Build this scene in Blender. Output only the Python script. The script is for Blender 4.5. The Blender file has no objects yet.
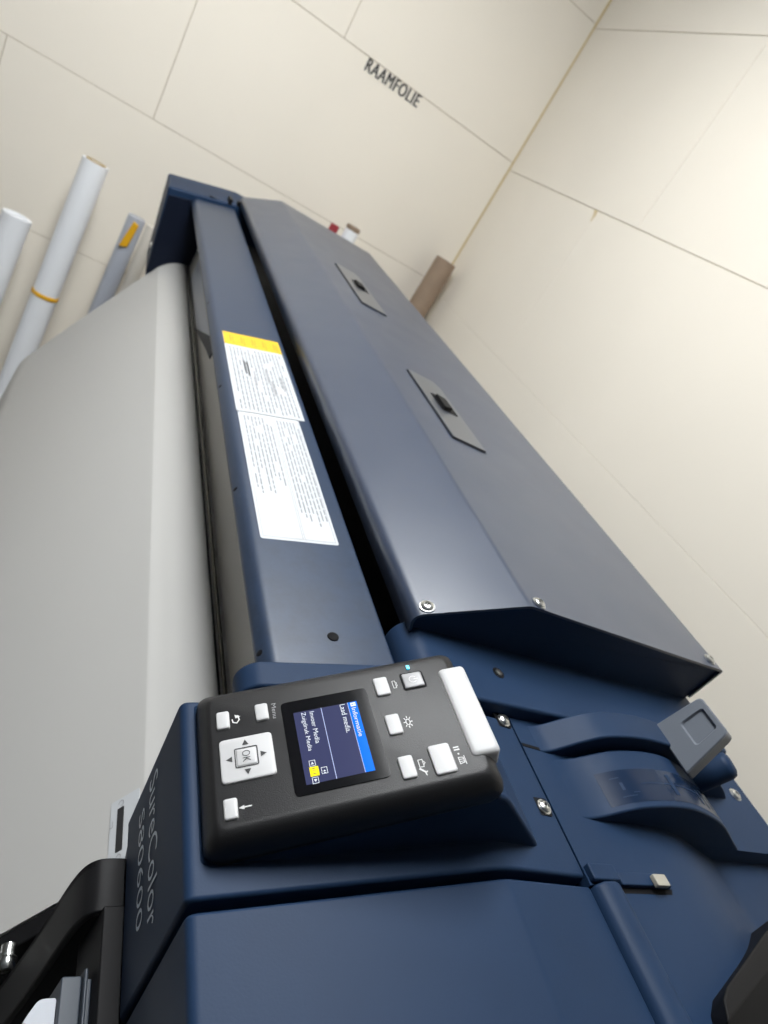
import bpy, bmesh, math, random
from mathutils import Vector, Matrix

random.seed(7)
C = bpy.context.scene.collection
ZE = 1.58                      # the eye height; heights below are given relative to it
TIL = math.radians(30)

# ------------------------------------------------------------------ materials
def nodes(name):
    m = bpy.data.materials.new(name); m.use_nodes = True
    nt = m.node_tree
    return m, nt, nt.nodes['Principled BSDF']

def mat(name, col, rough=.5, metal=0.0, spec=.5, grain=0.0, gscale=900, var=0.0, vscale=6, rvar=0.0, coat=0.0, emit=None, estr=0):
    m, nt, b = nodes(name)
    b.inputs['Base Color'].default_value = (*col, 1)
    b.inputs['Roughness'].default_value = rough
    b.inputs['Metallic'].default_value = metal
    b.inputs['Specular IOR Level'].default_value = spec
    b.inputs['Coat Weight'].default_value = coat; b.inputs['Coat Roughness'].default_value = .32
    tc = nt.nodes.new('ShaderNodeTexCoord')
    if grain:
        n = nt.nodes.new('ShaderNodeTexNoise'); n.inputs['Scale'].default_value = gscale; n.inputs['Detail'].default_value = 3
        bp = nt.nodes.new('ShaderNodeBump'); bp.inputs['Strength'].default_value = grain; bp.inputs['Distance'].default_value = .0006
        nt.links.new(tc.outputs['Object'], n.inputs['Vector']); nt.links.new(n.outputs['Fac'], bp.inputs['Height'])
        nt.links.new(bp.outputs['Normal'], b.inputs['Normal'])
    if var or rvar:
        n = nt.nodes.new('ShaderNodeTexNoise'); n.inputs['Scale'].default_value = vscale; n.inputs['Detail'].default_value = 6
        nt.links.new(tc.outputs['Object'], n.inputs['Vector'])
        if var:
            r = nt.nodes.new('ShaderNodeMapRange'); r.inputs['From Min'].default_value = .3; r.inputs['From Max'].default_value = .7
            r.inputs['To Min'].default_value = 1 - var; r.inputs['To Max'].default_value = 1 + var
            mx = nt.nodes.new('ShaderNodeVectorMath'); mx.operation = 'SCALE'; mx.inputs[0].default_value = col
            nt.links.new(n.outputs['Fac'], r.inputs['Value']); nt.links.new(r.outputs['Result'], mx.inputs['Scale'])
            nt.links.new(mx.outputs['Vector'], b.inputs['Base Color'])
        if rvar:
            r = nt.nodes.new('ShaderNodeMapRange'); r.inputs['From Min'].default_value = .3; r.inputs['From Max'].default_value = .7
            r.inputs['To Min'].default_value = rough - rvar; r.inputs['To Max'].default_value = rough + rvar
            nt.links.new(n.outputs['Fac'], r.inputs['Value']); nt.links.new(r.outputs['Result'], b.inputs['Roughness'])
    if emit:
        b.inputs['Emission Color'].default_value = (*emit, 1); b.inputs['Emission Strength'].default_value = estr
    return m

NAVY = (.0120, .0290, .067)
M = {}
M['navy'] = mat('navy_plastic', NAVY, .52, spec=.15, grain=.13, gscale=700, var=.08, vscale=9)
M['navy_metal'] = mat('navy_painted_sheet', (.0105, .0235, .055), .40, spec=.9, coat=.35, grain=.10, gscale=1100, rvar=.02, vscale=14)
M['navy_face'] = mat('navy_front_panel', (.010, .028, .075), .45, grain=.2, gscale=800)
M['navy_gloss'] = mat('navy_gloss', (.005, .015, .040), .26, spec=.2)
M['black'] = mat('black_plastic', (.006, .006, .007), .55, spec=.18, grain=.15)
M['black_matt'] = mat('black_matt', (.004, .004, .005), .8, spec=.2)
M['panel'] = mat('charcoal_plastic', (.0125, .0125, .0135), .44, spec=.36, grain=.3, gscale=1500)
M['white_key'] = mat('white_key', (.50, .50, .505), .45)
M['grey_key'] = mat('grey_key', (.33, .33, .34), .4)
M['print_white'] = mat('printed_white', (.62, .62, .62), .6)
M['print_black'] = mat('printed_black', (.02, .02, .022), .6)
M['print_shadow_grey'] = mat('grey_print_and_shadow', (.30, .30, .31), .7)
M['print_text'] = mat('small_print', (.23, .24, .25), .7)
M['print_silver'] = mat('printed_silver', (.55, .63, .72), .45)
M['label_white'] = mat('label_white', (.50, .52, .54), .55)
M['label_yellow'] = mat('label_yellow', (.62, .40, .012), .5)
M['label_amber'] = mat('label_amber', (.50, .28, .02), .5)
M['glass_black'] = mat('black_glass', (.003, .003, .004), .10, spec=.35)
M['lcd'] = mat('lcd_ground', (.02, .022, .05), .10, spec=.25, emit=(.025, .029, .072), estr=1.0)
M['lcd_blue'] = mat('lcd_blue', (.0, .05, .3), .10, spec=.25, emit=(.003, .14, .66), estr=1.0)
M['lcd_white'] = mat('lcd_white', (.3, .3, .3), .10, spec=.25, emit=(.62, .68, .75), estr=1.0)
M['lcd_line'] = mat('lcd_line', (.2, .2, .3), .10, spec=.25, emit=(.33, .42, .62), estr=1.0)
M['lcd_yellow'] = mat('lcd_yellow', (.4, .35, .0), .10, spec=.25, emit=(.85, .72, .02), estr=1.0)
M['led_blue'] = mat('cyan_indicator', (.0, .3, .5), .3, emit=(.02, .45, .65), estr=1.2)
M['steel'] = mat('zinc_screw', (.62, .62, .60), .28, metal=1)
M['chrome'] = mat('bright_steel', (.7, .7, .68), .22, metal=1)
M['alu'] = mat('grey_platen_paint', (.475, .47, .455), .42, metal=.0, spec=.6, var=.02, vscale=2)
M['inner'] = mat('grey_sheet', (.62, .60, .56), .32)
M['rail'] = mat('rail_dark_steel', (.10, .095, .085), .25, metal=.9)
M['lever'] = mat('slate_plastic', (.125, .14, .165), .36, grain=.2)
M['latch'] = mat('pale_grey_latch', (.36, .38, .42), .45)
M['flap'] = mat('grey_blue_flap', (.022, .030, .046), .32, spec=1.0, coat=.6)
M['navy_dark'] = mat('near_black_navy', (.003, .006, .016), .5, spec=.2)
M['clip'] = mat('dark_slate_plastic', (.03, .04, .055), .5)
M['carriage'] = mat('blue_grey_plastic', (.46, .50, .60), .3)
M['tan'] = mat('tan_foam_block', (.33, .31, .26), .6)
M['paper'] = mat('white_roll_paper', (.88, .90, .93), .5)
M['core'] = mat('cardboard_core', (.36, .25, .09), .8)
M['core_dark'] = mat('core_hollow', (.30, .22, .08), .9)
M['band'] = mat('yellow_band', (.80, .42, .01), .5)
M['brown'] = mat('brown_cardboard', (.25, .18, .125), .75, var=.08, vscale=20)
M['grey_roll'] = mat('grey_film', (.36, .38, .43), .4)
M['beige_roll'] = mat('beige_film', (.62, .58, .51), .5)
M['red'] = mat('red_film', (.28, .02, .03), .5)
M['caster'] = mat('caster_rubber', (.03, .03, .03), .7)
M['frame_grey'] = mat('stand_grey', (.06, .07, .09), .45)
M['diffuser'] = mat('lamp_diffuser', (.9, .9, .9), .5, emit=(.97, .99, 1.0), estr=32)
M['lampframe'] = mat('lamp_frame', (.8, .8, .8), .5)
M['ceiling'] = mat('white_ceiling', (.46, .50, .56), .8)
M['dark_wall'] = mat('grey_wall', (.20, .20, .21), .8)
M['floor'] = mat('grey_floor', (.42, .42, .42), .6, var=.1, vscale=3)
M['board'] = mat('cream_board', (.86, .805, .708), .62, spec=.3, var=.025, vscale=1.6)
M['joint'] = mat('board_joint', (.42, .36, .26), .85)
M['cornerwood'] = mat('corner_wood', (.62, .50, .28), .7)
M['letters'] = mat('black_lettering', (.03, .03, .03), .6)

def stained_cover():
    m = M['navy_cover'] = mat('navy_cover_sheet', (.0085, .0240, .060), .44, spec=.6, coat=.12, grain=.12, gscale=1100)
    nt = m.node_tree; b = nt.nodes['Principled BSDF']
    tc = nt.nodes.new('ShaderNodeTexCoord')
    n = nt.nodes.new('ShaderNodeTexNoise'); n.inputs['Scale'].default_value = 45; n.inputs['Detail'].default_value = 8; n.inputs['Roughness'].default_value = .7
    r = nt.nodes.new('ShaderNodeValToRGB'); r.color_ramp.elements[0].position = .38; r.color_ramp.elements[0].color = (.0070, .0195, .046, 1)
    r.color_ramp.elements[1].position = .60; r.color_ramp.elements[1].color = (.0092, .0260, .062, 1)
    nt.links.new(tc.outputs['Object'], n.inputs['Vector']); nt.links.new(n.outputs['Fac'], r.inputs['Fac'])
    nt.links.new(r.outputs['Color'], b.inputs['Base Color'])
    sx = nt.nodes.new('ShaderNodeSeparateXYZ'); nt.links.new(tc.outputs['Object'], sx.inputs[0])
    mk = nt.nodes.new('ShaderNodeMapRange'); mk.inputs['From Min'].default_value = -.60; mk.inputs['From Max'].default_value = -.35; mk.inputs['To Min'].default_value = 0; mk.inputs['To Max'].default_value = 1
    nt.links.new(sx.outputs['Y'], mk.inputs['Value'])
    mixc = nt.nodes.new('ShaderNodeMix'); mixc.data_type = 'RGBA'; mixc.inputs['B'].default_value = (.0085, .0235, .056, 1)
    nt.links.new(mk.outputs['Result'], mixc.inputs['Factor']); nt.links.new(r.outputs['Color'], mixc.inputs['A']); nt.links.new(mixc.outputs['Result'], b.inputs['Base Color'])
    q = nt.nodes.new('ShaderNodeMapRange'); q.inputs['From Min'].default_value = .35; q.inputs['From Max'].default_value = .65
    q.inputs['To Min'].default_value = .48; q.inputs['To Max'].default_value = .40
    nt.links.new(n.outputs['Fac'], q.inputs['Value'])
    mixr = nt.nodes.new('ShaderNodeMix'); mixr.inputs['B'].default_value = .42
    nt.links.new(mk.outputs['Result'], mixr.inputs['Factor']); nt.links.new(q.outputs['Result'], mixr.inputs['A']); nt.links.new(mixr.outputs['Result'], b.inputs['Roughness'])
stained_cover()

# ------------------------------------------------------------------ mesh builder
class Frame:
    def __init__(s, o, u, v, n):
        s.o, s.u, s.v, s.n = Vector(o), Vector(u).normalized(), Vector(v).normalized(), Vector(n).normalized()
    def __call__(s, a, b, c=0.0):
        return s.o + s.u*a + s.v*b + s.n*c
def XZ(y):  # profile frame: a = x, b = z (relative to eye), c = along y
    return Frame((0, y, ZE), (1, 0, 0), (0, 0, 1), (0, 1, 0))
def XY(z):
    return Frame((0, 0, ZE + z), (1, 0, 0), (0, 1, 0), (0, 0, 1))

class MB:
    def __init__(s): s.v, s.f, s.m, s.mats = [], [], [], []
    def mi(s, name):
        if name not in s.mats: s.mats.append(name)
        return s.mats.index(name)
    def add(s, verts, faces, m):
        k = len(s.v); i = s.mi(m)
        s.v += [tuple(p) for p in verts]
        for f in faces: s.f.append([k + q for q in f]); s.m.append(i)
    def loft(s, loops, m, closed=True, cap0=True, cap1=True):
        n = len(loops[0]); vs = [p for l in loops for p in l]; fs = []
        for j in range(len(loops) - 1):
            for i in range(n if closed else n - 1):
                a, b = j*n + i, j*n + (i + 1) % n
                fs.append([a, b, b + n, a + n])
        if closed and cap0: fs.append(list(range(n))[::-1])
        if closed and cap1: fs.append([(len(loops) - 1)*n + i for i in range(n)])
        s.add(vs, fs, m)
    def prism(s, pts, fr, c0, c1, m):
        s.loft([[fr(a, b, c0) for a, b in pts], [fr(a, b, c1) for a, b in pts]], m)
    def flat(s, pts, fr, c, m):
        s.add([fr(a, b, c) for a, b in pts], [list(range(len(pts)))], m)
    def box(s, x0, x1, y0, y1, z0, z1, m):
        s.prism([(x0, y0), (x1, y0), (x1, y1), (x0, y1)], XY(0), z0, z1, m)
    def cyl(s, p0, p1, r0, m, r1=None, seg=24, caps=True):
        p0, p1 = Vector(p0), Vector(p1); r1 = r0 if r1 is None else r1
        d = (p1 - p0).normalized(); a = d.orthogonal().normalized(); b = d.cross(a)
        L = [[p + (a*math.cos(t) + b*math.sin(t))*r for t in [2*math.pi*i/seg for i in range(seg)]] for p, r in ((p0, r0), (p1, r1))]
        s.loft(L, m, cap0=caps, cap1=caps)
    def lathe(s, p0, d, prof, m, seg=32):
        p0, d = Vector(p0), Vector(d).normalized(); a = d.orthogonal().normalized(); b = d.cross(a)
        L = [[p0 + d*h + (a*math.cos(t) + b*math.sin(t))*r for t in [2*math.pi*i/seg for i in range(seg)]] for r, h in prof]
        s.loft(L, m)
    def stroke(s, pts, w, fr, c, m):     # flat printed line
        for (a0, b0), (a1, b1) in zip(pts[:-1], pts[1:]):
            d = Vector((a1 - a0, b1 - b0)); 
            if d.length < 1e-9: continue
            d.normalize(); n = Vector((-d.y, d.x))*w/2; e = d*w*.3
            s.flat([(a0 - e.x + n.x, b0 - e.y + n.y), (a1 + e.x + n.x, b1 + e.y + n.y), (a1 + e.x - n.x, b1 + e.y - n.y), (a0 - e.x - n.x, b0 - e.y - n.y)], fr, c, m)
    def text(s, body, fr, c, w, h, m, bold=0.0, space=1.0):   # frame a = reading direction, b = up; fitted to w x h from the frame origin
        cu = bpy.data.curves.new('t', 'FONT'); cu.body = body; cu.offset = bold; cu.resolution_u = 3; cu.space_character = space
        ob = bpy.data.objects.new('t', cu); C.objects.link(ob)
        dg = bpy.context.evaluated_depsgraph_get(); me = bpy.data.meshes.new_from_object(ob.evaluated_get(dg))
        xs = [v.co.x for v in me.vertices]; ys = [v.co.y for v in me.vertices]
        sx = w/(max(xs) - min(xs)); sy = h/(max(ys) - min(ys)); x0, y0 = min(xs), min(ys)
        s.add([fr((v.co.x - x0)*sx, (v.co.y - y0)*sy, c) for v in me.vertices], [list(p.vertices) for p in me.polygons], m)
        bpy.data.objects.remove(ob); bpy.data.curves.remove(cu); bpy.data.meshes.remove(me)
    def build(s, name, parent=None, bevel=0.0, seg=2, flip=True, smooth=True, ang=40):
        org = Vector((0, 0, 0)); q = parent
        while q is not None: org += q.location; q = q.parent
        me = bpy.data.meshes.new(name)
        me.from_pydata([tuple(Vector(p) - org) for p in s.v], [], s.f)
        for k in s.mats: me.materials.append(M[k])
        for p, i in zip(me.polygons, s.m): p.material_index = i
        bm = bmesh.new(); bm.from_mesh(me)
        if flip: bmesh.ops.recalc_face_normals(bm, faces=bm.faces)
        for f in bm.faces: f.smooth = smooth
        for e in bm.edges:
            if len(e.link_faces) == 2 and e.calc_face_angle(0) > math.radians(ang): e.smooth = False
        bm.to_mesh(me); bm.free()
        o = bpy.data.objects.new(name, me); C.objects.link(o)
        if parent: o.parent = parent
        if bevel:
            b = o.modifiers.new('bevel', 'BEVEL'); b.width = bevel; b.segments = seg; b.limit_method = 'ANGLE'; b.angle_limit = math.radians(35)
            b.harden_normals = True; b.use_clamp_overlap = True
        return o

def fillet(pts, rad, seg=5, closed=False):
    out = []; n = len(pts)
    for i, p in enumerate(pts):
        r = rad.get(i, 0) if isinstance(rad, dict) else rad
        if r == 0 or (not closed and i in (0, n - 1)): out.append(tuple(p)); continue
        a, b, c = Vector(pts[i - 1]), Vector(p), Vector(pts[(i + 1) % n])
        d0, d1 = (a - b), (c - b); l = min(r, d0.length*.45, d1.length*.45)
        q0, q1 = b + d0.normalized()*l, b + d1.normalized()*l
        for k in range(seg + 1):
            t = k/seg; out.append(tuple(q0*(1 - t)**2 + b*2*t*(1 - t) + q1*t*t))
    return out
def offset(path, d):
    out = []
    for i, p in enumerate(path):
        a = Vector(path[max(i - 1, 0)]); b = Vector(path[min(i + 1, len(path) - 1)])
        t = (b - a).normalized(); out.append((p[0] - t.y*d, p[1] + t.x*d))
    return out
def rrect(a0, a1, b0, b1, r, seg=5):
    return fillet([(a0, b0), (a1, b0), (a1, b1), (a0, b1)], r, seg, True)
def bez(pts, n=24):     # Catmull-Rom through points
    P = [Vector(p) for p in pts]; P = [P[0]*2 - P[1]] + P + [P[-1]*2 - P[-2]]; out = []
    segs = len(P) - 3; k = max(2, n//segs)
    for i in range(segs):
        p0, p1, p2, p3 = P[i:i + 4]
        for j in range(k):
            t = j/k
            out.append(tuple(.5*((2*p1) + (p2 - p0)*t + (2*p0 - 5*p1 + 4*p2 - p3)*t*t + (3*p1 - p0 - 3*p2 + p3)*t**3)))
    out.append(tuple(P[-2])); return out

def empty(name, loc, label, cat, group=None):
    o = bpy.data.objects.new(name, None); C.objects.link(o); o.location = loc; o.empty_display_size = .1
    o['label'] = label; o['category'] = cat
    if group: o['group'] = group
    return o
def tag(o, label, cat, group=None):
    o['label'] = label; o['category'] = cat
    if group: o['group'] = group
    return o
def struct(o, label=None, cat=None):
    o['kind'] = 'structure'
    if label: o['label'] = label
    if cat: o['category'] = cat
    return o

# ------------------------------------------------------------------ room
XW, YW, XL, YN, ZF, ZC = 1.3117, 2.75, -4.6, -4.2, -1.58, 1.32
mb = MB(); mb.box(XL - .1, XW + .12, YN - .1, YW + .12, ZF - .1, ZF, 'floor'); struct(mb.build('floor'), 'grey floor under the printer', 'floor')
mb = MB(); mb.box(XL - .1, XW + .12, YN - .1, YW + .12, ZC, ZC + .1, 'ceiling'); struct(mb.build('ceiling'), 'white ceiling above the printer', 'ceiling')

G = .0020
def boards(mb, rows, fr, hi, ga=G):
    # rows: (z0, z1, [splits along a], joint half width)
    for z0, z1, cuts in rows:
        for a0, a1 in zip(cuts[:-1], cuts[1:]):
            j = random.uniform(-.0006, .0006)
            mb.prism([(a0 + ga/2, z0 + G/2), (a1 - ga/2, z0 + G/2), (a1 - ga/2, z1 - G/2), (a0 + ga/2, z1 - G/2)], fr, hi - .004, hi + j, 'board')
# far wall (board faces at y = YW)
mb = MB(); mb.box(XL - .1, XW + .12, YW + .003, YW + .12, ZF, ZC, 'joint')
fr = Frame((0, YW + .012, ZE), (1, 0, 0), (0, 0, 1), (0, -1, 0))
boards(mb, [(ZF, -.83, [XL, -2.3, -1.1, .10, XW]), (-.83, -.298, [XL, -2.7, -1.53, -.378, .80, XW]), (-.298, .2395, [XL, -2.2, -1.06, .0735, 1.307]),
            (.2395, .76, [XL, -2.9, -1.73, -.6, .527, 1.307]), (.76, ZC, [XL, -2.3, -1.15, .04, 1.307])], fr, .012)
struct(mb.build('wall_back', bevel=.0012, seg=1), 'cream boarded far wall behind the end of the printer', 'wall')
# right wall (board faces at x = XW)
mb = MB(); mb.box(XW + .003, XW + .12, YN - .1, YW + .12, ZF, ZC, 'joint')
fr = Frame((XW + .012, 0, ZE), (0, 1, 0), (0, 0, 1), (-1, 0, 0))
boards(mb, [(ZF, -.88, [YN, -2.0, -.8, YW]), (-.88, -.3324, [YN, -2.6, -1.3, YW]), (-.3336, .2125, [YN, -1.55, -.35, 2.045, YW]),
            (.2125, .747, [YN, -1.8, -.6, .62, 1.821, YW]), (.747, ZC, [YN, -2.3, -1.1, .1, 1.35, YW])], fr, .012, .0011)
struct(mb.build('wall_right', bevel=.0012, seg=1), 'cream boarded wall along the back of the printer', 'wall')
mb = MB(); mb.box(XL - .1, XL, YN - .1, YW + .1, ZF, ZC, 'dark_wall'); struct(mb.build('wall_left'), 'grey wall facing the front of the printer', 'wall')
mb = MB(); mb.box(XL - .1, XW + .12, YN - .1, YN, ZF, ZC, 'dark_wall'); struct(mb.build('wall_front'), 'grey wall behind the viewer', 'wall')
mb = MB(); mb.prism([(XW - .0075, YW + .01), (XW + .01, YW + .01), (XW + .01, YW - .0035), (XW - .0015, YW - .0035), (XW - .0075, YW - .001)], XY(0), ZF, ZC, 'cornerwood')
struct(mb.build('trim_1'), 'pale wooden strip in the corner of the two boarded walls', 'trim')
# chips in the board edges
mb = MB(); fr = Frame((XW - .0006, 0, ZE), (0, 1, 0), (0, 0, 1), (-1, 0, 0))
mb.prism([(2.045, .212), (2.065, .211), (2.052, .196), (2.046, .176), (2.040, .198)], fr, -.004, .0004, 'cornerwood')
struct(mb.build('trim_2'), 'small wooden chip at a joint in the right wall', 'trim')

mb = MB(); fr = Frame((.6330, YW - .0012, ZE + .1975), (1, 0, -.004), (0, 0, 1), (0, -1, 0))
for i, q in enumerate((-.0014, -.0007, 0, .0007, .0014)):
    mb.text('RAAMFOLIE', Frame(fr.o + fr.u*q, fr.u, fr.v, fr.n), i*.0001, .226, .0420, 'letters', bold=0, space=1.12)
tag(mb.build('wall_lettering', flip=False, smooth=False), 'black capital letters reading RAAMFOLIE on the cream far wall', 'lettering', None)

# ceiling lamps
def lamp(x, y, hx, hy, label):
    t = empty('ceiling_light', (x, y, ZE + ZC - .03), label, 'ceiling light', 'ceiling light panels')
    mb = MB(); z = ZC
    for a in ((-hx, hx, -hy, -hy + .025), (-hx, hx, hy - .025, hy), (-hx, -hx + .025, -hy + .025, hy - .025), (hx - .025, hx, -hy + .025, hy - .025)):
        mb.box(x + a[0], x + a[1], y + a[2], y + a[3], z - .03, z - .0005, 'lampframe')
    mb.build('light_frame', t)
    mb = MB(); mb.box(x - hx + .025, x + hx - .025, y - hy + .025, y + hy - .025, z - .022, z - .012, 'diffuser'); mb.build('diffuser', t)
lamp(.02, 1.05, .30, .60, 'light panel in the ceiling above the middle of the printer')

# ------------------------------------------------------------------ the printer
PR = empty('large_format_printer', (.46, 1.05, 0), 'long navy blue wide-format printer with a tilted black control panel', 'printer')

# -- front cover (13 degree sloping lid with labels)
c13, s13 = math.cos(math.radians(13)), math.sin(math.radians(13))
CP = lambda x: -.352 + (x - .222)*s13/c13
top = [(.3285, -.352), (.3285, CP(.3285)), (.222, -.352), (.2160, -.3660), (.2190, -.3725), (.232, -.374)]
mb = MB(); mb.prism(fillet(top, {1: .003, 2: .007, 3: .004}, 5, True), XZ(0), .352, 2.103, 'navy_cover'); 
cover = mb.build('front_cover', PR, ang=50)
CF = Frame((.222, 0, ZE - .352), (c13, 0, s13), (0, -1, 0), (-s13, 0, c13))   # a up the slope, b toward the viewer
def cf(x): return (x - .222)/c13
def textrows(mb, fr, a0, a1, b0, b1, n, m, h=.42, fill=1.0, c=.0006, full=None):
    # rows of illegible small print: reading along b, rows stacked down a
    for i in range(n):
        a = a1 - (i + .5)*(a1 - a0)/n; t = (a1 - a0)/n*h
        end = b1 if (full is None or i < full) else b0 + (b1 - b0)*random.uniform(.3, .8)
        b = b0
        while b < end - .004:
            w = min(random.uniform(.006, .022), end - b)
            if random.random() < .93: mb.flat([(a - t/2, b), (a + t/2, b), (a + t/2, b + w), (a - t/2, b + w)], fr, c, m)
            b += w + .0022
# label 1, yellow header
mb = MB(); a0, a1 = cf(.230), cf(.3205)
mb.prism(rrect(a0, a1, -1.099, -.815, .002), CF, .00005, .0003, 'label_white')
mb.flat([(a0 + .0003, -1.0985), (a1 - .0003, -1.0985), (a1 - .0003, -1.046), (a0 + .0003, -1.046)], CF, .0005, 'label_yellow')
for i in range(5):
    a = a0 + .006 + i*.0178
    mb.flat([(a + .004, -1.085), (a + .0065, -1.085), (a + .0065, -1.06), (a + .004, -1.06)], CF, .0007, 'label_amber')
    textrows(mb, CF, a + .007, a + .011, -1.082, -1.052, 1, 'label_amber', c=.0007)
textrows(mb, CF, a0 + .005, a1 - .004, -1.038, -.822, 15, 'print_text')
for a, b in ((.024, -.99), (.028, -.985), (.055, -.97), (.06, -.93), (.036, -.955), (.076, -.95)):
    mb.flat([(a0 + a, b), (a0 + a + .0025, b), (a0 + a + .0025, b + .05), (a0 + a, b + .05)], CF, .0008, 'print_black' if a < .03 else 'print_shadow_grey')
mb.stroke([(a0, -.8155), (a1, -.8155)], .0016, CF, .0009, 'print_shadow_grey')  # shadow line along the label's near edge, painted in grey
mb.build('warning_label', cover, flip=False)['label'] = 'white label with a yellow header band on the front cover'
# label 2
mb = MB(); a0, a1 = cf(.2312), cf(.3115)
mb.prism(rrect(a0, a1, -.8145, -.5395, .003), CF, .00005, .0003, 'label_white')
am = a0 + .0445
mb.stroke([(a0 + .003, -.5435), (a1 - .003, -.5435)], .0008, CF, .0006, 'print_shadow_grey')
mb.stroke([(a0 + .003, -.806), (a0 + .003, -.5435)], .0006, CF, .0006, 'print_shadow_grey'); mb.stroke([(a1 - .003, -.806), (a1 - .003, -.5435)], .0006, CF, .0006, 'print_shadow_grey')
mb.stroke([(am, -.806), (am, -.5435)], .0006, CF, .0006, 'print_shadow_grey'); mb.stroke([(am + .0022, -.806), (am + .0022, -.5435)], .0006, CF, .0006, 'print_shadow_grey')
for i in range(8):
    a = a0 + .0055 + i*.0047; e = -.655 + random.uniform(-.02, .035) if i < 7 else -.64
    textrows(mb, CF, a, a + .0044, -.805, e, 1, 'print_text', h=.42)
for i in range(7):
    a = am + .0045 + i*.0044; e = -.57 + random.uniform(-.025, .02)
    textrows(mb, CF, a, a + .0042, -.805, e, 1, 'print_text', h=.42)
textrows(mb, CF, a0 + .0045, a0 + .0065, -.5425, -.541, 1, 'print_shadow_grey')
mb.build('text_label', cover, flip=False)['label'] = 'plain white label full of small print on the front cover'
# hole plug and lip catches
mb = MB(); p = CF(cf(.2785), -.406, 0)
mb.lathe(p - CF.n*.002, CF.n, [(.0052, 0), (.0052, .0025), (.0046, .0032), (.0025, .0026), (.0004, .0024)], 'black_matt', 24); mb.build('hole_plug', cover)
for y in (.392, .637, .90, 1.25):
    mb = MB(); mb.lathe((.2196, y, ZE - .3625), (-1, 0, .35), [(.0045, 0), (.0045, .0012), (.003, .002), (.0004, .0022)], 'black', 18); mb.build('cover_stop', cover)

# -- lid end bar
bar = [(.330, CP(.330) + .0030), (.2085, CP(.2085) + .0030), (.2000, -.3605), (.1975, -.372), (.203, -.386), (.330, -.372)]
mb = MB(); mb.prism(fillet(bar, {1: .008, 2: .006, 3: .008}, 5, True), XZ(0), .348, .3735, 'navy'); mb.build('cover_end_bar', PR, bevel=.003, seg=3)

# -- hood
hp = [(.3420, -.318), (.3295, -.2902), (.4363, -.245), (.744, -.2505), (.7356, -.2994)]
hpath = fillet(hp, {1: .013, 2: .004, 3: .005}, 6)
mb = MB(); inner = offset(hpath, -.0028)
mb.prism(hpath + inner[::-1], XZ(0), .40, 2.105, 'navy_metal'); hood = mb.build('hood', PR, ang=25)
mb = MB(); endp = offset(hpath, -.0034)
mb.prism([(.352, -.3060)] + [(.3430, -.313)] + endp[1:-1] + [(.7332, -.3060)], XZ(0), .403, .409, 'navy'); mb.build('hood_end_plate', PR, bevel=.0008)
# screws on the hood
def screw(parent, p, n, r=.0058, name='screw', m='steel'):
    mb = MB(); n = Vector(n).normalized()
    mb.lathe(p, n, [(r*1.25, 0), (r*1.25, .0008), (r, .0009), (r*.98, .0022), (r*.7, .0034), (r*.45, .0036), (r*.40, .0022), (.0002, .0022)], m, 22)
    a = n.orthogonal().normalized(); b = n.cross(a); q = Vector(p) + n*.0024
    for d, e in ((a, b), (b, a)):
        v = [q + d*r*.36 + e*r*.09, q - d*r*.36 + e*r*.09, q - d*r*.36 - e*r*.09, q + d*r*.36 - e*r*.09]
        mb.add(v, [[0, 1, 2, 3]], 'black_matt')
    return mb.build(name, parent, flip=True)
screw(hood, (.3445, .4085, ZE - .2835 + .0002), (-.39, 0, .92))
screw(hood, (.4500, .4080, ZE - .2450), (.018, 0, 1))
screw(hood, (.7290, .4130, ZE - .2500), (.018, 0, 1))
# access flaps on the flat top of the hood
HZ = lambda x: -.245 - (x - .4363)*.0055/.3077
def flap(y0, y1):
    mb = MB(); fr = Frame((0, 0, ZE), (1, 0, -.0179), (0, 1, 0), (.0179, 0, 1))
    z = HZ(.0)+.0
    pts = [(.4970, y0), (.5570, y0), (.5570, y1 - .02), (.549, y1), (.4970, y1)]
    c0 = Frame((0, 0, ZE - .245 + .4363*.0179), (1, 0, -.0179), (0, 1, 0), (.0179, 0, 1))
    mb.prism([(.4945, y0 - .0045), (.5575, y0 - .0045), (.5575, y0), (.4975, y0), (.4975, y1), (.4945, y1)], c0, .0001, .0004, 'black_matt')
    mb.prism(pts, c0, .0002, .0026, 'flap')
    f = mb.build('access_flap', hood, bevel=.0006)
    mb = MB(); ym = (y0 + y1)/2 + .012
    mb.prism(rrect(.5150, .5480, ym - .030, ym + .030, .006), c0, .0027, .0031, 'black_matt')
    mb.prism([(.520, ym - .026), (.536, ym - .020), (.536, ym + .012), (.520, ym + .018)], c0, .003, .0085, 'black')
    mb.build('flap_latch', f, bevel=.001)
flap(.760, .985); flap(1.312, 1.585)

# -- strip under the hood, and its front lip
sc = [(.331, -.42), (.3295, -.318), (.342, -.304), (.742, -.3045), (.752, -.40), (.752, -.42)]
mb = MB(); mb.prism(fillet(sc, {1: .012, 2: .010, 3: .004}, 6, True), XZ(0), .3305, .415, 'navy'); strip = mb.build('side_cover', PR, bevel=.004, seg=3)
mb = MB(); mb.lathe((.4245, .3688, ZE - .3043), (0, 0, 1), [(.0062, 0), (.0062, .0006), (.005, .0008), (.0035, .0003)], 'black_matt', 20); 
mb.lathe((.4255, .3696, ZE - .3045), (0, 0, 1), [(.0036, 0), (.0034, .0012), (.0005, .0018)], 'steel', 16); mb.build('recessed_screw', strip)

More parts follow.
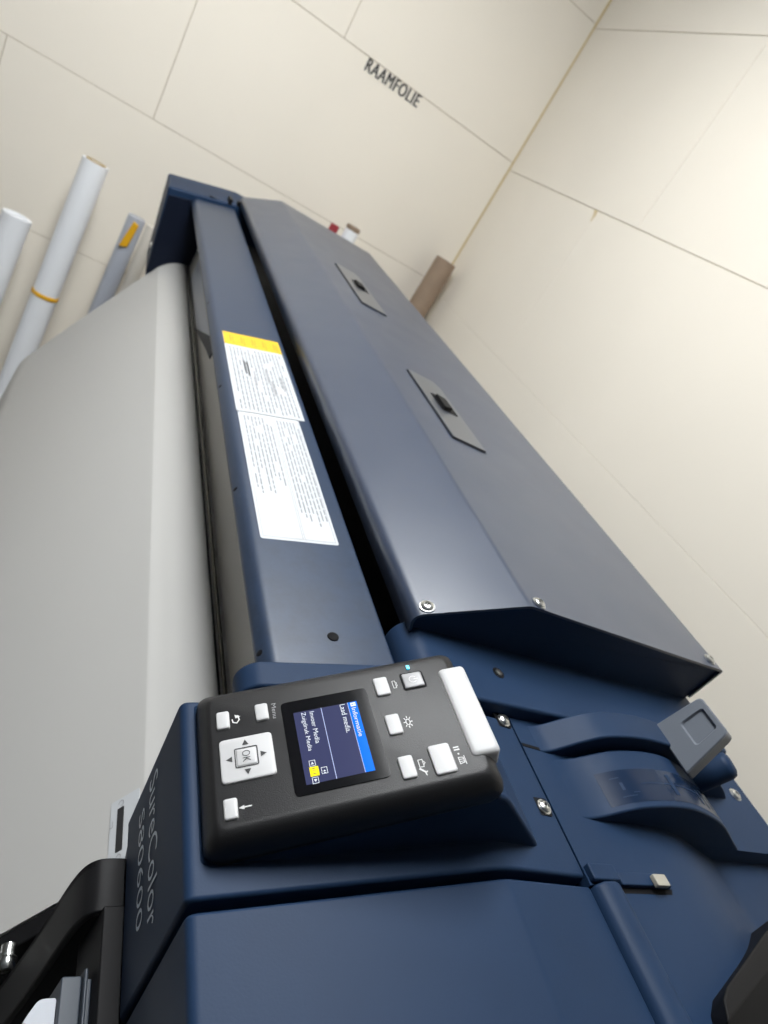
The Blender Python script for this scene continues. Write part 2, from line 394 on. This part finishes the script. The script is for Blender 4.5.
# -- control housing (carries the panel), front face with lettering
hs = [(.163, -.5005), (.149, -.358), (.3438, -.3113), (.4262, -.3172), (.4262, -.52), (.18, -.52)]
mb = MB(); mb.prism(fillet(hs, {1: .006, 2: .012}, 5, True), XZ(0), .190, .326, 'navy'); hous = mb.build('control_housing', PR, bevel=.0028, seg=3)
ft = Vector((.163 - .149, 0, -.5005 + .358)).normalized(); fn = Vector((ft.z, 0, -ft.x))
def face_frame(s, y): 
    p = Vector((.149, y, ZE - .358)) + ft*s
    return Frame(p, (0, -1, 0), -ft, fn)
mb = MB()
mb.text('SureColor', face_frame(.0800 - .004, .3135), .0007, .103, .0215, 'print_silver', bold=-.004)
mb.text('S80600', face_frame(.1040, .3050), .0007, .082, .0150, 'print_silver', bold=-.004)
mb.build('model_lettering', hous, flip=False, smooth=False)['label'] = 'pale grey lettering reading SureColor S80600'
for p in ((.4150, .3235), (.4140, .2425)):
    mb = MB(); x, y = p
    mb.prism(rrect(x - .0075, x + .0075, y - .007, y + .008, .003), XY(-.3172 + .0001), 0, .0012, 'black_matt')
    mb.build('screw_recess', hous)
    screw(hous, (x + .001, y, ZE - .3158), (0.02, 0, 1), .0050)
# panel base wedge
wd = [(.1535, -.364), (.158, -.3545), (.3125, -.2660), (.3255, -.2690), (.3900, -.3155), (.380, -.330), (.30, -.335)]
mb = MB(); mb.prism(fillet(wd, {2: .006, 3: .012, 4: .004}, 4, True), XZ(0), .2085, .3225, 'navy'); mb.build('panel_base', PR, bevel=.004, seg=3)

# -- control panel
ct, st = math.cos(TIL), math.sin(TIL)
PF = Frame((0, 0, ZE), (ct, 0, st), (0, 1, 0), (-st, 0, ct))       # a = up the panel, b = along y, c = off the panel
T = -.3685
mb = MB(); L = []
def pl(a0, a1, b0, b1, r, c): L.append([PF(a, b, c) for a, b in rrect(a0, a1, b0, b1, r, 6)])
pl(-.0345, .1380, .2110, .3100, .008, -.399)
pl(-.0385, .1420, .2085, .3200, .009, -.392)
pl(-.0398, .1432, .2075, .3235, .009, -.385)
pl(-.0390, .1428, .2082, .3215, .009, -.3810)
pl(-.0365, .1405, .2095, .3170, .009, -.3760)
pl(-.0330, .1370, .2122, .3125, .008, -.3715)
pl(-.0312, .1348, .2148, .3102, .008, -.3692)
pl(-.0292, .1330, .2172, .3080, .007, T)
mb.loft(L, 'panel')
TF = Frame(PF(0, 0, T), (0, -1, 0), (ct, 0, st), (-st, 0, ct))        # text frame: a = reading direction (-y), b = up the panel
def tf(u, y): return (-y, u)
I = .00025
# printed marks on the panel
mb.text('Menu', Frame(TF(-.2957, .0095), TF.u, TF.v, TF.n), I, .0118, .0030, 'print_shadow_grey')
def icon(lines, w=.0006): 
    for l in lines: mb.stroke([tf(u, y) for u, y in l], w, TF, I, 'print_white')
icon([[(-.0125, .2915), (-.0118, .2880), (-.0135, .2858), (-.0158, .2868), (-.0162, .289)]], .0008)
mb.flat([tf(-.0108, .2905), tf(-.0145, .2925), tf(-.0140, .2895)], TF, I, 'print_white')
icon([[(-.0150, .2268), (-.0100, .2268)]], .0008); mb.flat([tf(-.0172, .2268), tf(-.0140, .2254), tf(-.0140, .2282)], TF, I, 'print_white')
icon([[(.0922, .2955), (.0922, .2895), (.0942, .2895), (.0942, .2955), (.0922, .2955)], [(.0942, .2945), (.0950, .2940), (.0950, .2910), (.0942, .2905)]], .0004)
sun = [(.0939 + .0013*math.cos(t), .2610 + .0022*math.sin(t)) for t in [2*math.pi*i/12 for i in range(13)]]; icon([sun], .0006)
for i in range(8):
    t = 2*math.pi*i/8; icon([[(.0939 + .0019*math.cos(t), .2610 + .0031*math.sin(t)), (.0939 + .0028*math.cos(t), .2610 + .0045*math.sin(t))]], .0006)
icon([[(.0918, .2325), (.0945, .2325), (.0945, .2275), (.0918, .2275), (.0918, .2325)], [(.0945, .2315), (.0958, .2300), (.0945, .2285)]], .0005)
icon([[(.0915, .2265), (.0945, .2235)]], .0012); icon([[(.0955, .2240), (.0942, .2232), (.0945, .2215)]], .0008)
icon([[(.1162, .2358), (.1192, .2358)], [(.1162, .2340), (.1192, .2340)]], .0010)
icon([[(.1178, .2312), (.1178, .2306)]], .0010)
icon([[(.1168, .2285), (.1198, .2280), (.1198, .2245), (.1168, .2240), (.1168, .2285)], [(.1206, .2290), (.1206, .2232)], [(.1168, .2270), (.1196, .2268)], [(.1168, .2255), (.1196, .2254)]], .0005)
panel = mb.build('control_panel', PR, flip=False, ang=50)
bmx = bmesh.new(); bmx.from_mesh(panel.data); bmesh.ops.recalc_face_normals(bmx, faces=[f for f in bmx.faces if f.material_index == 0]); bmx.to_mesh(panel.data); bmx.free()

def key(name, u0, u1, y0, y1, r=.0016, h=.0018, m='white_key', label=None):
    mb = MB(); L = []
    for d, c in ((-.0002, -.001), (0, h*.55), (.0003, h*.85), (.0010, h)):
        L.append([PF(a, b, T + c) for a, b in rrect(u0 + d, u1 - d, y0 + d, y1 - d, r, 5)])
    mb.loft(L, m)
    return mb, name, label
def fin(t): 
    o = t[0].build(t[1], panel, ang=60)
    if t[2]: o['label'] = t[2]
    return o
# dark surround lines under each key
fin(key('button', -.0261, -.0179, .2826, .2958, label='white key beside a return arrow'))
fin(key('button', -.0013, .0070, .2837, .2966, label='white key beside the word Menu'))
fin(key('button', -.0256, -.0177, .2205, .2334, label='white key beside a left arrow'))
fin(key('button', .0795, .0892, .2848, .2998, label='white key beside a lock mark'))
fin(key('button', .0796, .0890, .2532, .2685, label='white key beside a lamp mark'))
fin(key('button', .0796, .0889, .2214, .2368, label='white key beside a wrench mark'))
fin(key('button', .0999, .1137, .2193, .2398, r=.002, label='large white key beside pause and bin marks'))
# power key in a dark recess
mb = MB(); mb.prism(rrect(.0985, .1150, .2855, .3005, .0022), PF, T - .0005, T + .00015, 'black_matt'); mb.build('power_key_well', panel)
t = key('power_button', .0995, .1135, .2866, .2990, m='grey_key', label='grey power key')
cu, cy = .1065, .2928
arc = [tf(cu + .0026*math.cos(a), cy + .0026*math.sin(a)) for a in [math.radians(40 + i*28) for i in range(11)]]
t[0].stroke(arc, .0005, TF, .0020, 'print_white'); t[0].stroke([tf(cu + .0005, cy), tf(cu + .0034, cy)], .0005, TF, .0020, 'print_white'); fin(t)
# navigation pad, arrows and OK key
t = key('navigation_pad', -.0256, .0070, .2432, .2738, r=.003, h=.0016, label='white square pad with four black arrows')
mb = t[0]; cu, cy = -.0097, .2586
for du, dy in ((1, 0), (-1, 0), (0, 1), (0, -1)):
    u, y = cu + du*.0098, cy + dy*.0098; s = .0020
    mb.flat([tf(u + du*.0026, y + dy*.0026), tf(u + dy*s - du*.0012, y + du*s - dy*.0012), tf(u - dy*s - du*.0012, y - du*s - dy*.0012)], TF, .0019, 'print_black')
o = [tf(u, y) for u, y in rrect(cu - .0068, cu + .0068, cy - .0066, cy + .0066, .001)]
mb.stroke(o + [o[0]], .0007, TF, .0019, 'print_black'); fin(t)
t = key('ok_button', cu - .0062, cu + .0062, cy - .0060, cy + .0060, r=.001, h=.0024, label='white OK key')
t[0].text('OK', Frame(TF(-(cy + .0040), cu - .0024), TF.u, TF.v, TF.n), .0027, .0080, .0048, 'print_black', bold=-.01); fin(t)
# indicator and status light bar
mb = MB(); mb.prism(rrect(.1052, .1076, .3030, .3066, .0010), PF, T - .001, T + .0008, 'led_blue'); mb.build('indicator_light', panel)['label'] = 'small cyan indicator light'
mb = MB(); L = []
for d, c in ((.0006, T - .016), (0, T - .013), (0, T - .0005), (.0008, T + .0013), (.0030, T + .0022)):
    L.append([PF(a, b, c) for a, b in rrect(.1255 + d, .1448 - d, .2265 + d, .2975 - d, .0035, 6)])
mb.loft(L, 'white_key'); mb.build('status_light_bar', panel, ang=60)['label'] = 'white translucent bar along the edge of the panel'
# screen
mb = MB()
mb.prism(rrect(.0155, .0734, .2256, .2942, .0035), PF, T - .001, T + .0006, 'glass_black')
u0, u1, y0, y1 = .0227, .0648, .2316, .2845
def rect(a0, a1, b0, b1, c, m): mb.flat([PF(a0, b0, T + c), PF(a1, b0, T + c), PF(a1, b1, T + c), PF(a0, b1, T + c)] and [(a0, b0), (a1, b0), (a1, b1), (a0, b1)], PF, T + c, m)
rect(u0, u1, y0, y1, .0008, 'lcd'); rect(.0588, u1, y0, y1, .0009, 'lcd_blue'); rect(.0585, .0588, y0, y1, .00095, 'lcd_line')
rect(.0408, .0412, y0, y1, .0009, 'lcd_line')
def st_(txt, u, y, w, h): mb.text(txt, Frame(TF(-y, u), TF.u, TF.v, TF.n), .0011, w, h, 'lcd_white', bold=-.004)
st_('Informatie', .0604, .2795, .0225, .0030); st_('Laad media.', .0533, .2838, .0224, .0034)
st_('Invoer Media', .0330, .2828, .0245, .0030); st_('Zuigdruk Media', .0268, .2834, .0295, .0036)
rect(.0604, .0638, .2808, .2838, .0010, 'lcd_white'); rect(.0610, .0622, .2820, .2826, .0011, 'lcd_blue'); rect(.0626, .0633, .2820, .2826, .0011, 'lcd_blue')
rect(.0262, .0316, .2363, .2426, .0010, 'lcd_yellow')
mb.text('1/1', Frame(TF(-.2416, .0277), TF.u, TF.v, TF.n), .0012, .0040, .0024, 'lcd', bold=0)
for (a0, a1, b0, b1, dr) in ((.0268, .0303, .2432, .2470, 1), (.0332, .0366, .2366, .2408, 0), (.0268, .0303, .2313, .2353, -1)):
    o = [(-b0, a0), (-b1, a0), (-b1, a1), (-b0, a1), (-b0, a0)]; mb.stroke(o, .0003, TF, .0011, 'lcd_white')
    cu, cy = (a0 + a1)/2, (b0 + b1)/2
    if dr: mb.flat([tf(cu, cy + dr*.0011), tf(cu + .0010, cy - dr*.0008), tf(cu - .0010, cy - dr*.0008)], TF, .0011, 'lcd_white')
    else:
        for q in (-.0011, .0004): mb.flat([tf(cu, cy + q), tf(cu + .0009, cy + q - .0011), tf(cu - .0009, cy + q - .0011)], TF, .0011, 'lcd_white')
mb.build('screen', panel, flip=False, smooth=False)['label'] = 'small colour screen with a blue title bar'

# -- ink cover nearest the viewer
ic = [(.1640, -.5008), (.1502, -.3600), (.3442, -.3135), (.4290, -.3196), (.4290, -.52), (.18, -.52)]
mb = MB(); mb.prism(fillet(ic, {1: .006, 2: .003}, 5, True), XZ(0), -.26, .1852, 'navy'); ink = mb.build('ink_cover', PR, bevel=.0025, seg=3)
bead = [(.4285, -.3205), (.4300, -.3150), (.4360, -.3105), (.4460, -.3095), (.4530, -.3120), (.4570, -.3190), (.457, -.34), (.4285, -.34)]
mb = MB(); mb.prism(bead, XZ(0), -.26, .1850, 'navy'); mb.build('cover_rim', ink, bevel=.003, seg=3)
mb = MB(); mb.prism([(.166, -.5012), (.70, -.5012), (.70, -.90), (.26, -.90)], XZ(0), -.26, .326, 'navy'); mb.build('lower_housing', PR, bevel=.004)

# -- rear housing with the two arched fins
def arch(path, base, y0, y1, m='navy', edge=True):
    return
rr = [(.4268, -.3172), (.563, -.3172), (.625, -.3370), (.792, -.3400), (.792, -.50), (.4268, -.50)]
rl = [(.4592, -.3172), (.563, -.3172), (.671, -.3560), (.815, -.3585), (.815, -.50), (.4592, -.50)]
mb = MB(); mb.prism(fillet(rr, {1: .02, 2: .02}, 5, True), XZ(0), .237, .330, 'navy'); rear = mb.build('rear_housing', PR)
mb = MB(); mb.prism(fillet(rl, {1: .035, 2: .012}, 6, True), XZ(0), -.26, .1845, 'navy')
mb.prism(fillet([(.4268, -.3172)] + rl[1:5] + [(.4268, -.50)], {1: .035, 2: .012}, 6, True), XZ(0), .1845, .237, 'navy'); mb.build('rear_lower_cover', PR)
A = bez([(.4480, -.3178), (.4640, -.3160), (.4790, -.3105), (.4930, -.3028), (.5120, -.2945), (.5450, -.2890), (.5800, -.2905), (.6300, -.3045), (.6760, -.3280), (.7080, -.3450), (.716, -.352)], 40)
B = bez([(.4430, -.3178), (.4550, -.3145), (.4660, -.3075), (.4790, -.2980), (.5030, -.2850), (.5450, -.2790), (.5900, -.2815), (.6360, -.2920), (.6830, -.3075), (.7300, -.3300), (.758, -.350)], 40)
def fin_mesh(name, P, y0, y1, xb):
    mb = MB(); mb.prism(P + [(P[-1][0], -.37), (P[0][0], -.37)], XZ(0), y0, y1, 'navy'); return mb.build(name, PR, bevel=.0022, seg=3, ang=30)
finA = fin_mesh('arched_fin', A, .2372, .2925, 0)
finB = fin_mesh('arched_fin', B, .2975, .3255, 0)
finA['label'] = 'lower arched fin with an embossed mark'
# embossed glossy patch on the lower fin
def on_arch(P, x):
    for (x0, z0), (x1, z1) in zip(P[:-1], P[1:]):
        if x0 <= x <= x1:
            t = (x - x0)/(x1 - x0); n = Vector((-(z1 - z0), x1 - x0)).normalized(); return Vector((x, z0 + (z1 - z0)*t)), n
    return Vector(P[-1]), Vector((0, 1))
def patch(mb, x0, x1, ya, yb, c, m, n=24):
    vs, fs = [], []
    for i in range(n + 1):
        p, nn = on_arch(A, x0 + (x1 - x0)*i/n); q = p + nn*c
        t = i/n
        vs += [(q.x, ya, ZE + q.y), (q.x, yb, ZE + q.y)]
    for i in range(n): fs.append([2*i, 2*i + 1, 2*i + 3, 2*i + 2])
    mb.add(vs, fs, m)
mb = MB(); patch(mb, .4850, .648, .2430, .2730, .0003, 'navy_gloss')
def ln(x0, x1, y, w, m='navy'): patch(mb, x0, x1, y - w/2, y + w/2, .0006, m, 10)
ln(.520, .600, .2590, .0012, 'navy'); ln(.555, .560, .2590, .020, 'navy'); ln(.500, .5025, .2580, .007, 'navy'); ln(.600, .604, .2560, .014, 'navy'); ln(.612, .615, .2570, .018, 'navy'); ln(.624, .627, .2560, .012, 'navy'); ln(.636, .638, .2570, .018, 'navy')
ln(.494, .502, .2660, .0010); ln(.508, .514, .2515, .0010); ln(.497, .510, .2488, .0010)
mb.build('embossed_mark', finA, flip=False)['label'] = 'glossy dark patch with raised marks'
mb = MB(); mb.prism([(.4270, .3005), (.4460, .2985), (.4460, .3015), (.4270, .3035)], XY(-.3172), .0001, .0005, 'black_matt'); mb.build('slot', rear)
# ledge, block and corner at the seam
mb = MB(); mb.prism(rrect(.4285, .4560, .1860, .1985, .002), XY(0), -.330, -.3120, 'navy'); mb.build('corner_block', PR, bevel=.0015)
mb = MB(); mb.prism(rrect(.4570, .5150, .1835, .1935, .002), XY(0), -.330, -.3128, 'navy'); mb.build('ledge', PR, bevel=.0012)
mb = MB(); mb.prism([(.4570, .1795), (.5150, .1795), (.5180, .1835), (.4570, .1838)], XY(-.3174), .0001, .0004, 'black_matt'); mb.build('seam_gap', PR)
mb = MB(); mb.prism(rrect(.4915, .5060, .1815, .1905, .0012), XY(0), -.3127, -.3085, 'tan'); mb.build('tan_block', PR, bevel=.0008)['label'] = 'small tan block on the rear ledge'
screw(rear, (.7680, .3050, ZE - .3396), (.02, 0, 1), .0060)
# lever flap
le = Vector((.584, 0, ZE - .284)); lu = Vector((.019, 0, .047)).normalized(); LF = Frame(le, lu, (0, 1, 0), Vector((-lu.z, 0, lu.x)))
mb = MB(); H = .0515; y0, y1 = .2700, .3225
tp = lambda a, b: y1 - (y1 - b)*(1 - .22*a/H)
def ll(d, c, r): return [LF(a, tp(a, b), c) for a, b in fillet([(d, y0 + d), (H - d, y0 + d), (H - d, y1 - d), (d, y1 - d)], {0: .002, 1: r, 2: r, 3: .002}, 5, True)]
def li(d, c): return [LF(a, tp(a, b), c) for a, b in fillet([(.021 + d, y0 + .012 + d), (H - .005 - d, y0 + .012 + d), (H - .005 - d, y1 - .012 - d), (.021 + d, y1 - .012 - d)], .004, 5, True)]
def l6(z): return z
n = len(ll(0, 0, .006))
Ls = [ll(0, -.016, .006), ll(0, -.0012, .006), ll(.0012, 0, .006)]
mb.loft(Ls, 'lever', cap1=False)
# top face with recess: ring between outer loop and inner loop (same vertex order and count)
ou = ll(.0012, 0, .006); i0 = li(0, 0); i1 = li(.0016, -.0026)
no, ni = len(ou), len(i0)
ks = [round(i*no/ni) for i in range(ni)]
def resample(L, k): 
    per = [0]
    for i in range(len(L)): per.append(per[-1] + (L[(i + 1) % len(L)] - L[i]).length)
    out = []
    for j in range(k):
        d = per[-1]*j/k
        for i in range(len(L)):
            if per[i] <= d <= per[i + 1]:
                t = (d - per[i])/max(per[i + 1] - per[i], 1e-9); out.append(L[i].lerp(L[(i + 1) % len(L)], t)); break
    return out
corners_o = [LF(.0012, y0 + .0012, 0), LF(H - .0012, y0 + .0012, 0), LF(H - .0012, y1 - .0012, 0), LF(.0012, y1 - .0012, 0)]
q = len(ou)//4 if len(ou) % 4 == 0 else None
mb.loft([ou, i0, i1], 'lever', cap0=False, cap1=True) if no == ni else None
lev = mb.build('lever', PR, ang=35); lev['label'] = 'slate grey lever flap with a recessed thumb pad'
mb = MB(); mb.lathe((.646, .290, ZE - .312), (.35, -.15, 1), [(.013, 0), (.013, .034), (.0115, .038), (.008, .040), (.0002, .0405)], 'navy', 28); mb.build('lever_pivot', PR)

# -- front: platen, rail, inner sheet
pf = [(.300, -.5290), (.2685, -.5325), (.2400, -.5405), (.2200, -.5530), (.2005, -.5735), (.1815, -.6070), (.0964, -.7527), (-.0491, -1.0131), (-.0660, -1.149)]
up = fillet(pf, {2: .010, 3: .008, 4: .002, 5: .002, 7: .03}, 5)
mb = MB(); mb.prism(up + offset(up, .006)[::-1], XZ(0), .3445, 2.105, 'alu'); plat = mb.build('platen', PR, ang=14)
plat['label'] = 'pale grey metal media platen curving down the front'
mb = MB(); mb.cyl((.2705, .3300, ZE - .5300), (.2705, 2.104, ZE - .5300), .0026, 'rail', seg=14)
mb.box(.2640, .2660, .3300, 2.104, -.5345, -.5318, 'black'); mb.build('guide_rail', PR)
mb = MB(); mb.prism([(.2775, -.5300), (.2835, -.5300), (.2900, -.40), (.2840, -.40)], XZ(0), .33, 2.104, 'inner'); mb.build('inner_sheet', PR)
YZ = Frame((0, 0, ZE), (0, 1, 0), (0, 0, 1), (1, 0, 0))
mb = MB(); mb.prism([(1.560, -.520), (1.345, -.452), (1.345, -.410), (1.960, -.410), (1.960, -.520)], YZ, .2740, .2765, 'carriage'); car = mb.build('print_carriage', PR); car['label'] = 'blue-grey print carriage half hidden under the cover'
mb = MB(); mb.prism([(1.575, -.523), (1.350, -.451), (1.295, -.459), (1.295, -.475), (1.35, -.482)], YZ, .2710, .2738, 'navy_dark'); mb.build('carriage_side', car)
# sensor label on the platen near the control housing
t0 = Vector((.2005, -.5735)); t1 = Vector((.1815, -.6070)); tt = (t0 - t1).normalized(); tn = Vector((-tt.y, tt.x))
SF = Frame((.1815, 0, ZE - .6070), (0, -1, 0), (tt.x, 0, tt.y), (tn.x, 0, tn.y))
mb = MB(); mb.prism(rrect(-.412, -.346, .0005, .034, .002), SF, .0003, .0010, 'label_white')
mb.prism(rrect(-.402, -.359, .0090, .0165, .0008), SF, .0010, .0014, 'print_black')
ring = lambda a, b, r: [(a + r*math.cos(t), b + r*math.sin(t)) for t in [2*math.pi*i/12 for i in range(10)]]
mb.stroke(ring(-.4065, .013, .0028), .0007, SF, .0013, 'print_shadow_grey'); mb.stroke(ring(-.3535, .013, .0024), .0007, SF, .0013, 'print_shadow_grey')
mb.stroke([(-.392, .004), (-.386, .004), (-.386, .001)], .0006, SF, .0013, 'print_shadow_grey')
mb.build('guide_label', plat, flip=False)['label'] = 'white strip label with a dark window'

# -- black bracket, end plate, clip at the lower left
mb = MB(); mb.prism([(.1850, -.602), (.0900, -.768), (-.0450, -1.020), (-.06, -1.30), (.24, -1.30), (.24, -.602)], XZ(0), .326, .3440, 'black_matt'); mb.build('platen_end_plate', PR, bevel=.002)
ap = bez([(.1660, -.5068), (.1520, -.5078), (.1440, -.5115), (.1385, -.5215), (.1355, -.5450), (.1340, -.60), (.131, -.66), (.125, -.74)], 35)
mb = MB(); mb.prism(ap + offset(ap, .006)[::-1], XZ(0), .2620, .3010, 'black'); brk = mb.build('side_bracket', PR, bevel=.0015)
mb = MB(); mb.prism([(.1500, -.5040), (.1655, -.5030), (.1675, -.56), (.150, -.56)], XZ(0), -.26, .2640, 'black'); mb.build('bracket_rail', PR, bevel=.0015)
mb = MB(); mb.prism(ap[10:] + [(.17, -.74), (.17, -.56)], XZ(0), .296, .3000, 'black_matt'); mb.build('bracket_web', PR)
mb = MB(); fr = (0, -1, 0); p = Vector((.1275, .326, ZE - .690))
mb.lathe(p, fr, [(.0065, 0), (.0065, .008), (.008, .0082), (.008, .0105), (.0062, .0108), (.0062, .013), (.008, .0133), (.008, .018), (.006, .0205), (.004, .0205), (.0036, .016), (.0002, .016)], 'chrome', 22)
mb.build('bolt', PR)['label'] = 'bright steel socket bolt'
mb = MB(); mb.prism(rrect(.1310, .1440, .1780, .2265, .002), XY(0), -.555, -.5200, 'clip'); mb.box(.1440, .1465, .178, .2290, -.558, -.5150, 'clip'); mb.box(.1465, .1500, .180, .2240, -.556, -.5185, 'clip'); mb.build('grey_clip', PR, bevel=.0012)['label'] = 'slate grey clip beside the bracket'
mb = MB(); mb.prism(fillet([(.1135, .150), (.1308, .150), (.1308, .2165), (.1200, .2165), (.1120, .204)], {2: .002, 3: .004, 4: .003}, 4, True), XY(0), -.560, -.5260, 'latch')
mb.prism([(.1122, .19), (.1140, .19), (.1140, .2030), (.1128, .2030)], XY(0), -.550, -.5255, 'red'); mb.build('white_latch', PR, bevel=.0015)['label'] = 'white plastic latch with red marks'
# -- black holder at the lower right
mb = MB(); fr = XY(0)
top_ = [(.4700, .0920), (.4790, .1050), (.4900, .1115), (.640, .1690), (.640, .1450), (.5557, .1225)]
mid_ = [(.4740, .0880), (.4820, .1020), (.4930, .1100), (.640, .1660), (.640, .1000), (.5600, .0800)]
bot_ = [(.4800, .0300), (.4820, .1000), (.4950, .1090), (.640, .1650), (.640, .0100), (.5600, .0100)]
mb.loft([[fr(a, b, c) for a, b in l] for l, c in ((bot_, -.3600), (mid_, -.318), (top_, -.300))], 'black'); mb.build('cable_holder', PR, bevel=.002)['label'] = 'black plastic holder'

# -- far end cap
fc = [(.1745, -.60), (.149, -.358), (.344, -.311), (.452, -.3155), (.60, -.34), (.60, -.90), (.26, -.90)]
mb = MB(); mb.prism(fillet(fc, {1: .008, 2: .02, 3: .02}, 5, True), XZ(0), 2.104, 2.302, 'navy'); cap = mb.build('far_end_housing', PR, bevel=.013, seg=4)
mb = MB(); mb.prism([(.255, 2.108), (.300, 2.108), (.300, 2.114), (.255, 2.114)], XY(-.3320), 0, .004, 'black_matt')
mb.box(.306, .316, 2.104, 2.150, -.324, -.309, 'black'); mb.box(.330, .345, 2.104, 2.130, -.318, -.305, 'black'); mb.build('hinge_slots', cap)
mb = MB(); mb.prism([(.40, 2.262), (.455, 2.262), (.455, 2.292), (.40, 2.292)], XY(-.3150), .0, .010, 'black'); mb.build('far_latch', cap, bevel=.003)
mb = MB(); mb.prism([(.1560, -.378), (.330, -.333), (.330, -.60), (.1755, -.60)], XZ(0), 2.0995, 2.1045, 'navy_dark'); mb.build('inner_side_shade', PR, bevel=.001)  # added near-black sheet: paints the shade on the cap's near face
screw(cap, (.3700, 2.118, ZE - .3119), (0, 0, 1), .006)
screw(cap, (.1645, 2.125, ZE - .530), (-1, 0, -.1), .008)

# -- body and stand
mb = MB(); mb.prism([(.3000, -.42), (.72, -.34), (.72, -.90), (.30, -.90)], XZ(0), .326, 2.104, 'black'); mb.build('lower_body', PR)
for y in (.15, 2.05):
    mb = MB(); mb.box(.40, .52, y - .05, y + .05, -1.45, -.90, 'frame_grey'); leg = mb.build('stand_leg', PR, bevel=.006)
    mb = MB(); mb.box(.05, .78, y - .045, y + .045, -1.50, -1.44, 'frame_grey'); foot = mb.build('stand_foot', PR, bevel=.006)
    for x in (.10, .73):
        mb = MB(); mb.cyl((x, y - .02, ZE - 1.545), (x, y + .02, ZE - 1.545), .035, 'caster'); mb.box(x - .02, x + .02, y - .03, y - .022, -1.55, -1.50, 'frame_grey'); mb.box(x - .02, x + .02, y + .022, y + .03, -1.55, -1.50, 'frame_grey'); mb.build('caster', foot)
mb = MB(); mb.box(.44, .48, .20, 2.0, -1.30, -1.22, 'frame_grey'); mb.build('stand_crossbar', PR)

# ------------------------------------------------------------------ rolls leaning at the far wall
def roll(name, top, base, r, m, label, cat='roll', core=True, group=None, bandat=None, core_m='core', rb=None, flat_top=None):
    top, base = Vector(top) + Vector((0, 0, ZE)), Vector(base) + Vector((0, 0, ZE)); d = (top - base).normalized(); L = (top - base).length
    t = empty(name, base, label, cat, group)
    mb = MB()
    if core: mb.lathe(base, d, [(r*.72, .006), (r, .006), (r, L), (r*.78, L), (r*.74, L - .001)], m, 40)
    else: mb.lathe(base, d, [(r*.9, .004), (r, .008), (r, L - .002), (r*.96, L), (.0003, L)], m, 40)
    mb.build('roll_body', t, ang=45)
    if core:
        mb = MB(); mb.lathe(base, d, [(r*.70, .004), (r*.76, .004), (r*.76, L + .003), (r*.64, L + .003), (r*.62, L - .10), (.0003, L - .11)], core_m, 36); mb.build('cardboard_core', t, ang=45)
    if bandat is not None:
        mb = MB(); p = base + d*bandat
        dd = (d + Vector((.10, 0, 0))).normalized()
        mb.lathe(p, d, [(r + .0005, 0), (r + .0030, .002), (r + .0030, .012), (r + .0005, .014)], 'band', 36); mb.build('rubber_band', t, ang=45)['label'] = 'yellow band around the roll'
    return t
roll('film_roll', (-.041, 2.600, -.486), (-.072, 2.52, ZF), .0415, 'paper', 'tall white roll with a yellow band leaning on the far wall', bandat=.615)
roll('film_roll', (-.203, 2.600, -.757), (-.238, 2.53, ZF), .0450, 'paper', 'shorter white roll left of the tall banded white roll', core=True, core_m='paper')
roll('film_roll', (.129, 2.600, -.585), (.100, 2.55, ZF), .0290, 'grey_roll', 'grey roll with a yellow tag beside the far end of the printer', core=False)
roll('film_roll', (.186, 2.600, -.590), (.176, 2.56, ZF), .0230, 'beige_roll', 'thin beige roll between the grey roll and the printer', core=False)
roll('cardboard_tube', (1.236, 2.660, -.193), (1.210, 2.63, ZF), .0440, 'brown', 'brown cardboard tube standing in the corner behind the printer', cat='tube', core=False)
roll('film_roll', (.815, 2.600, -.268), (.796, 2.58, ZF), .0270, 'paper', 'white roll with a brown core behind the hood', core=True, core_m='brown')
roll('film_roll', (.752, 2.610, -.282), (.738, 2.585, ZF), .0170, 'red', 'dark red roll beside the white roll behind the hood', core=False)
wr = [o for o in C.objects if o.name == 'film_roll.004'][0]
mb = MB(); mb.lathe(Vector((.815, 2.600, ZE - .2695)), Vector((.019, .02, 1.297)), [(.0255, 0), (.0272, .001), (.0272, .014), (.0255, .016), (.0002, .0161)], 'brown', 30); mb.build('end_plug', wr)['label'] = 'brown end of the roll'
gr = [o for o in C.objects if o.name == 'film_roll.002'][0]
mb = MB(); mb.prism([(.104, -.690), (.130, -.684), (.141, -.600), (.122, -.594)], XZ(0), 2.5590, 2.5680, 'band'); mb.build('yellow_tag', gr, bevel=.002)['label'] = 'yellow strap tag'

# ------------------------------------------------------------------ camera
R = [[0.8248163925, -0.2515421233, 0.5063639786], [0.2940801109, -0.5740460213, -0.7641911108], [0.4829024819, 0.7792289302, -0.3995090328]]
cam = bpy.data.cameras.new('camera'); co = bpy.data.objects.new('camera', cam); C.objects.link(co)
x = Vector(R[0]); y = -Vector(R[1]); z = -Vector(R[2])
mw = Matrix(((x.x, y.x, z.x, 0), (x.y, y.y, z.y, 0), (x.z, y.z, z.z, ZE), (0, 0, 0, 1))); co.matrix_world = mw
cam.sensor_fit = 'VERTICAL'; cam.sensor_height = 36; cam.sensor_width = 27; cam.lens = 678.84*36/1024
cam.clip_start = .01
cam.dof.use_dof = True; cam.dof.focus_distance = .46; cam.dof.aperture_fstop = 9.5
bpy.context.scene.camera = co

w = bpy.data.worlds.new('world'); bpy.context.scene.world = w; w.use_nodes = True
w.node_tree.nodes['Background'].inputs[0].default_value = (.9, .95, 1, 1); w.node_tree.nodes['Background'].inputs[1].default_value = .3

vs = bpy.context.scene.view_settings
vs.view_transform = 'Standard'; vs.look = 'None'; vs.gamma = 1; vs.exposure = 0.07; vs.use_curve_mapping = False
try:
    bpy.context.scene.cycles.use_denoising = True
    bpy.context.scene.cycles.max_bounces = 8
except Exception: pass
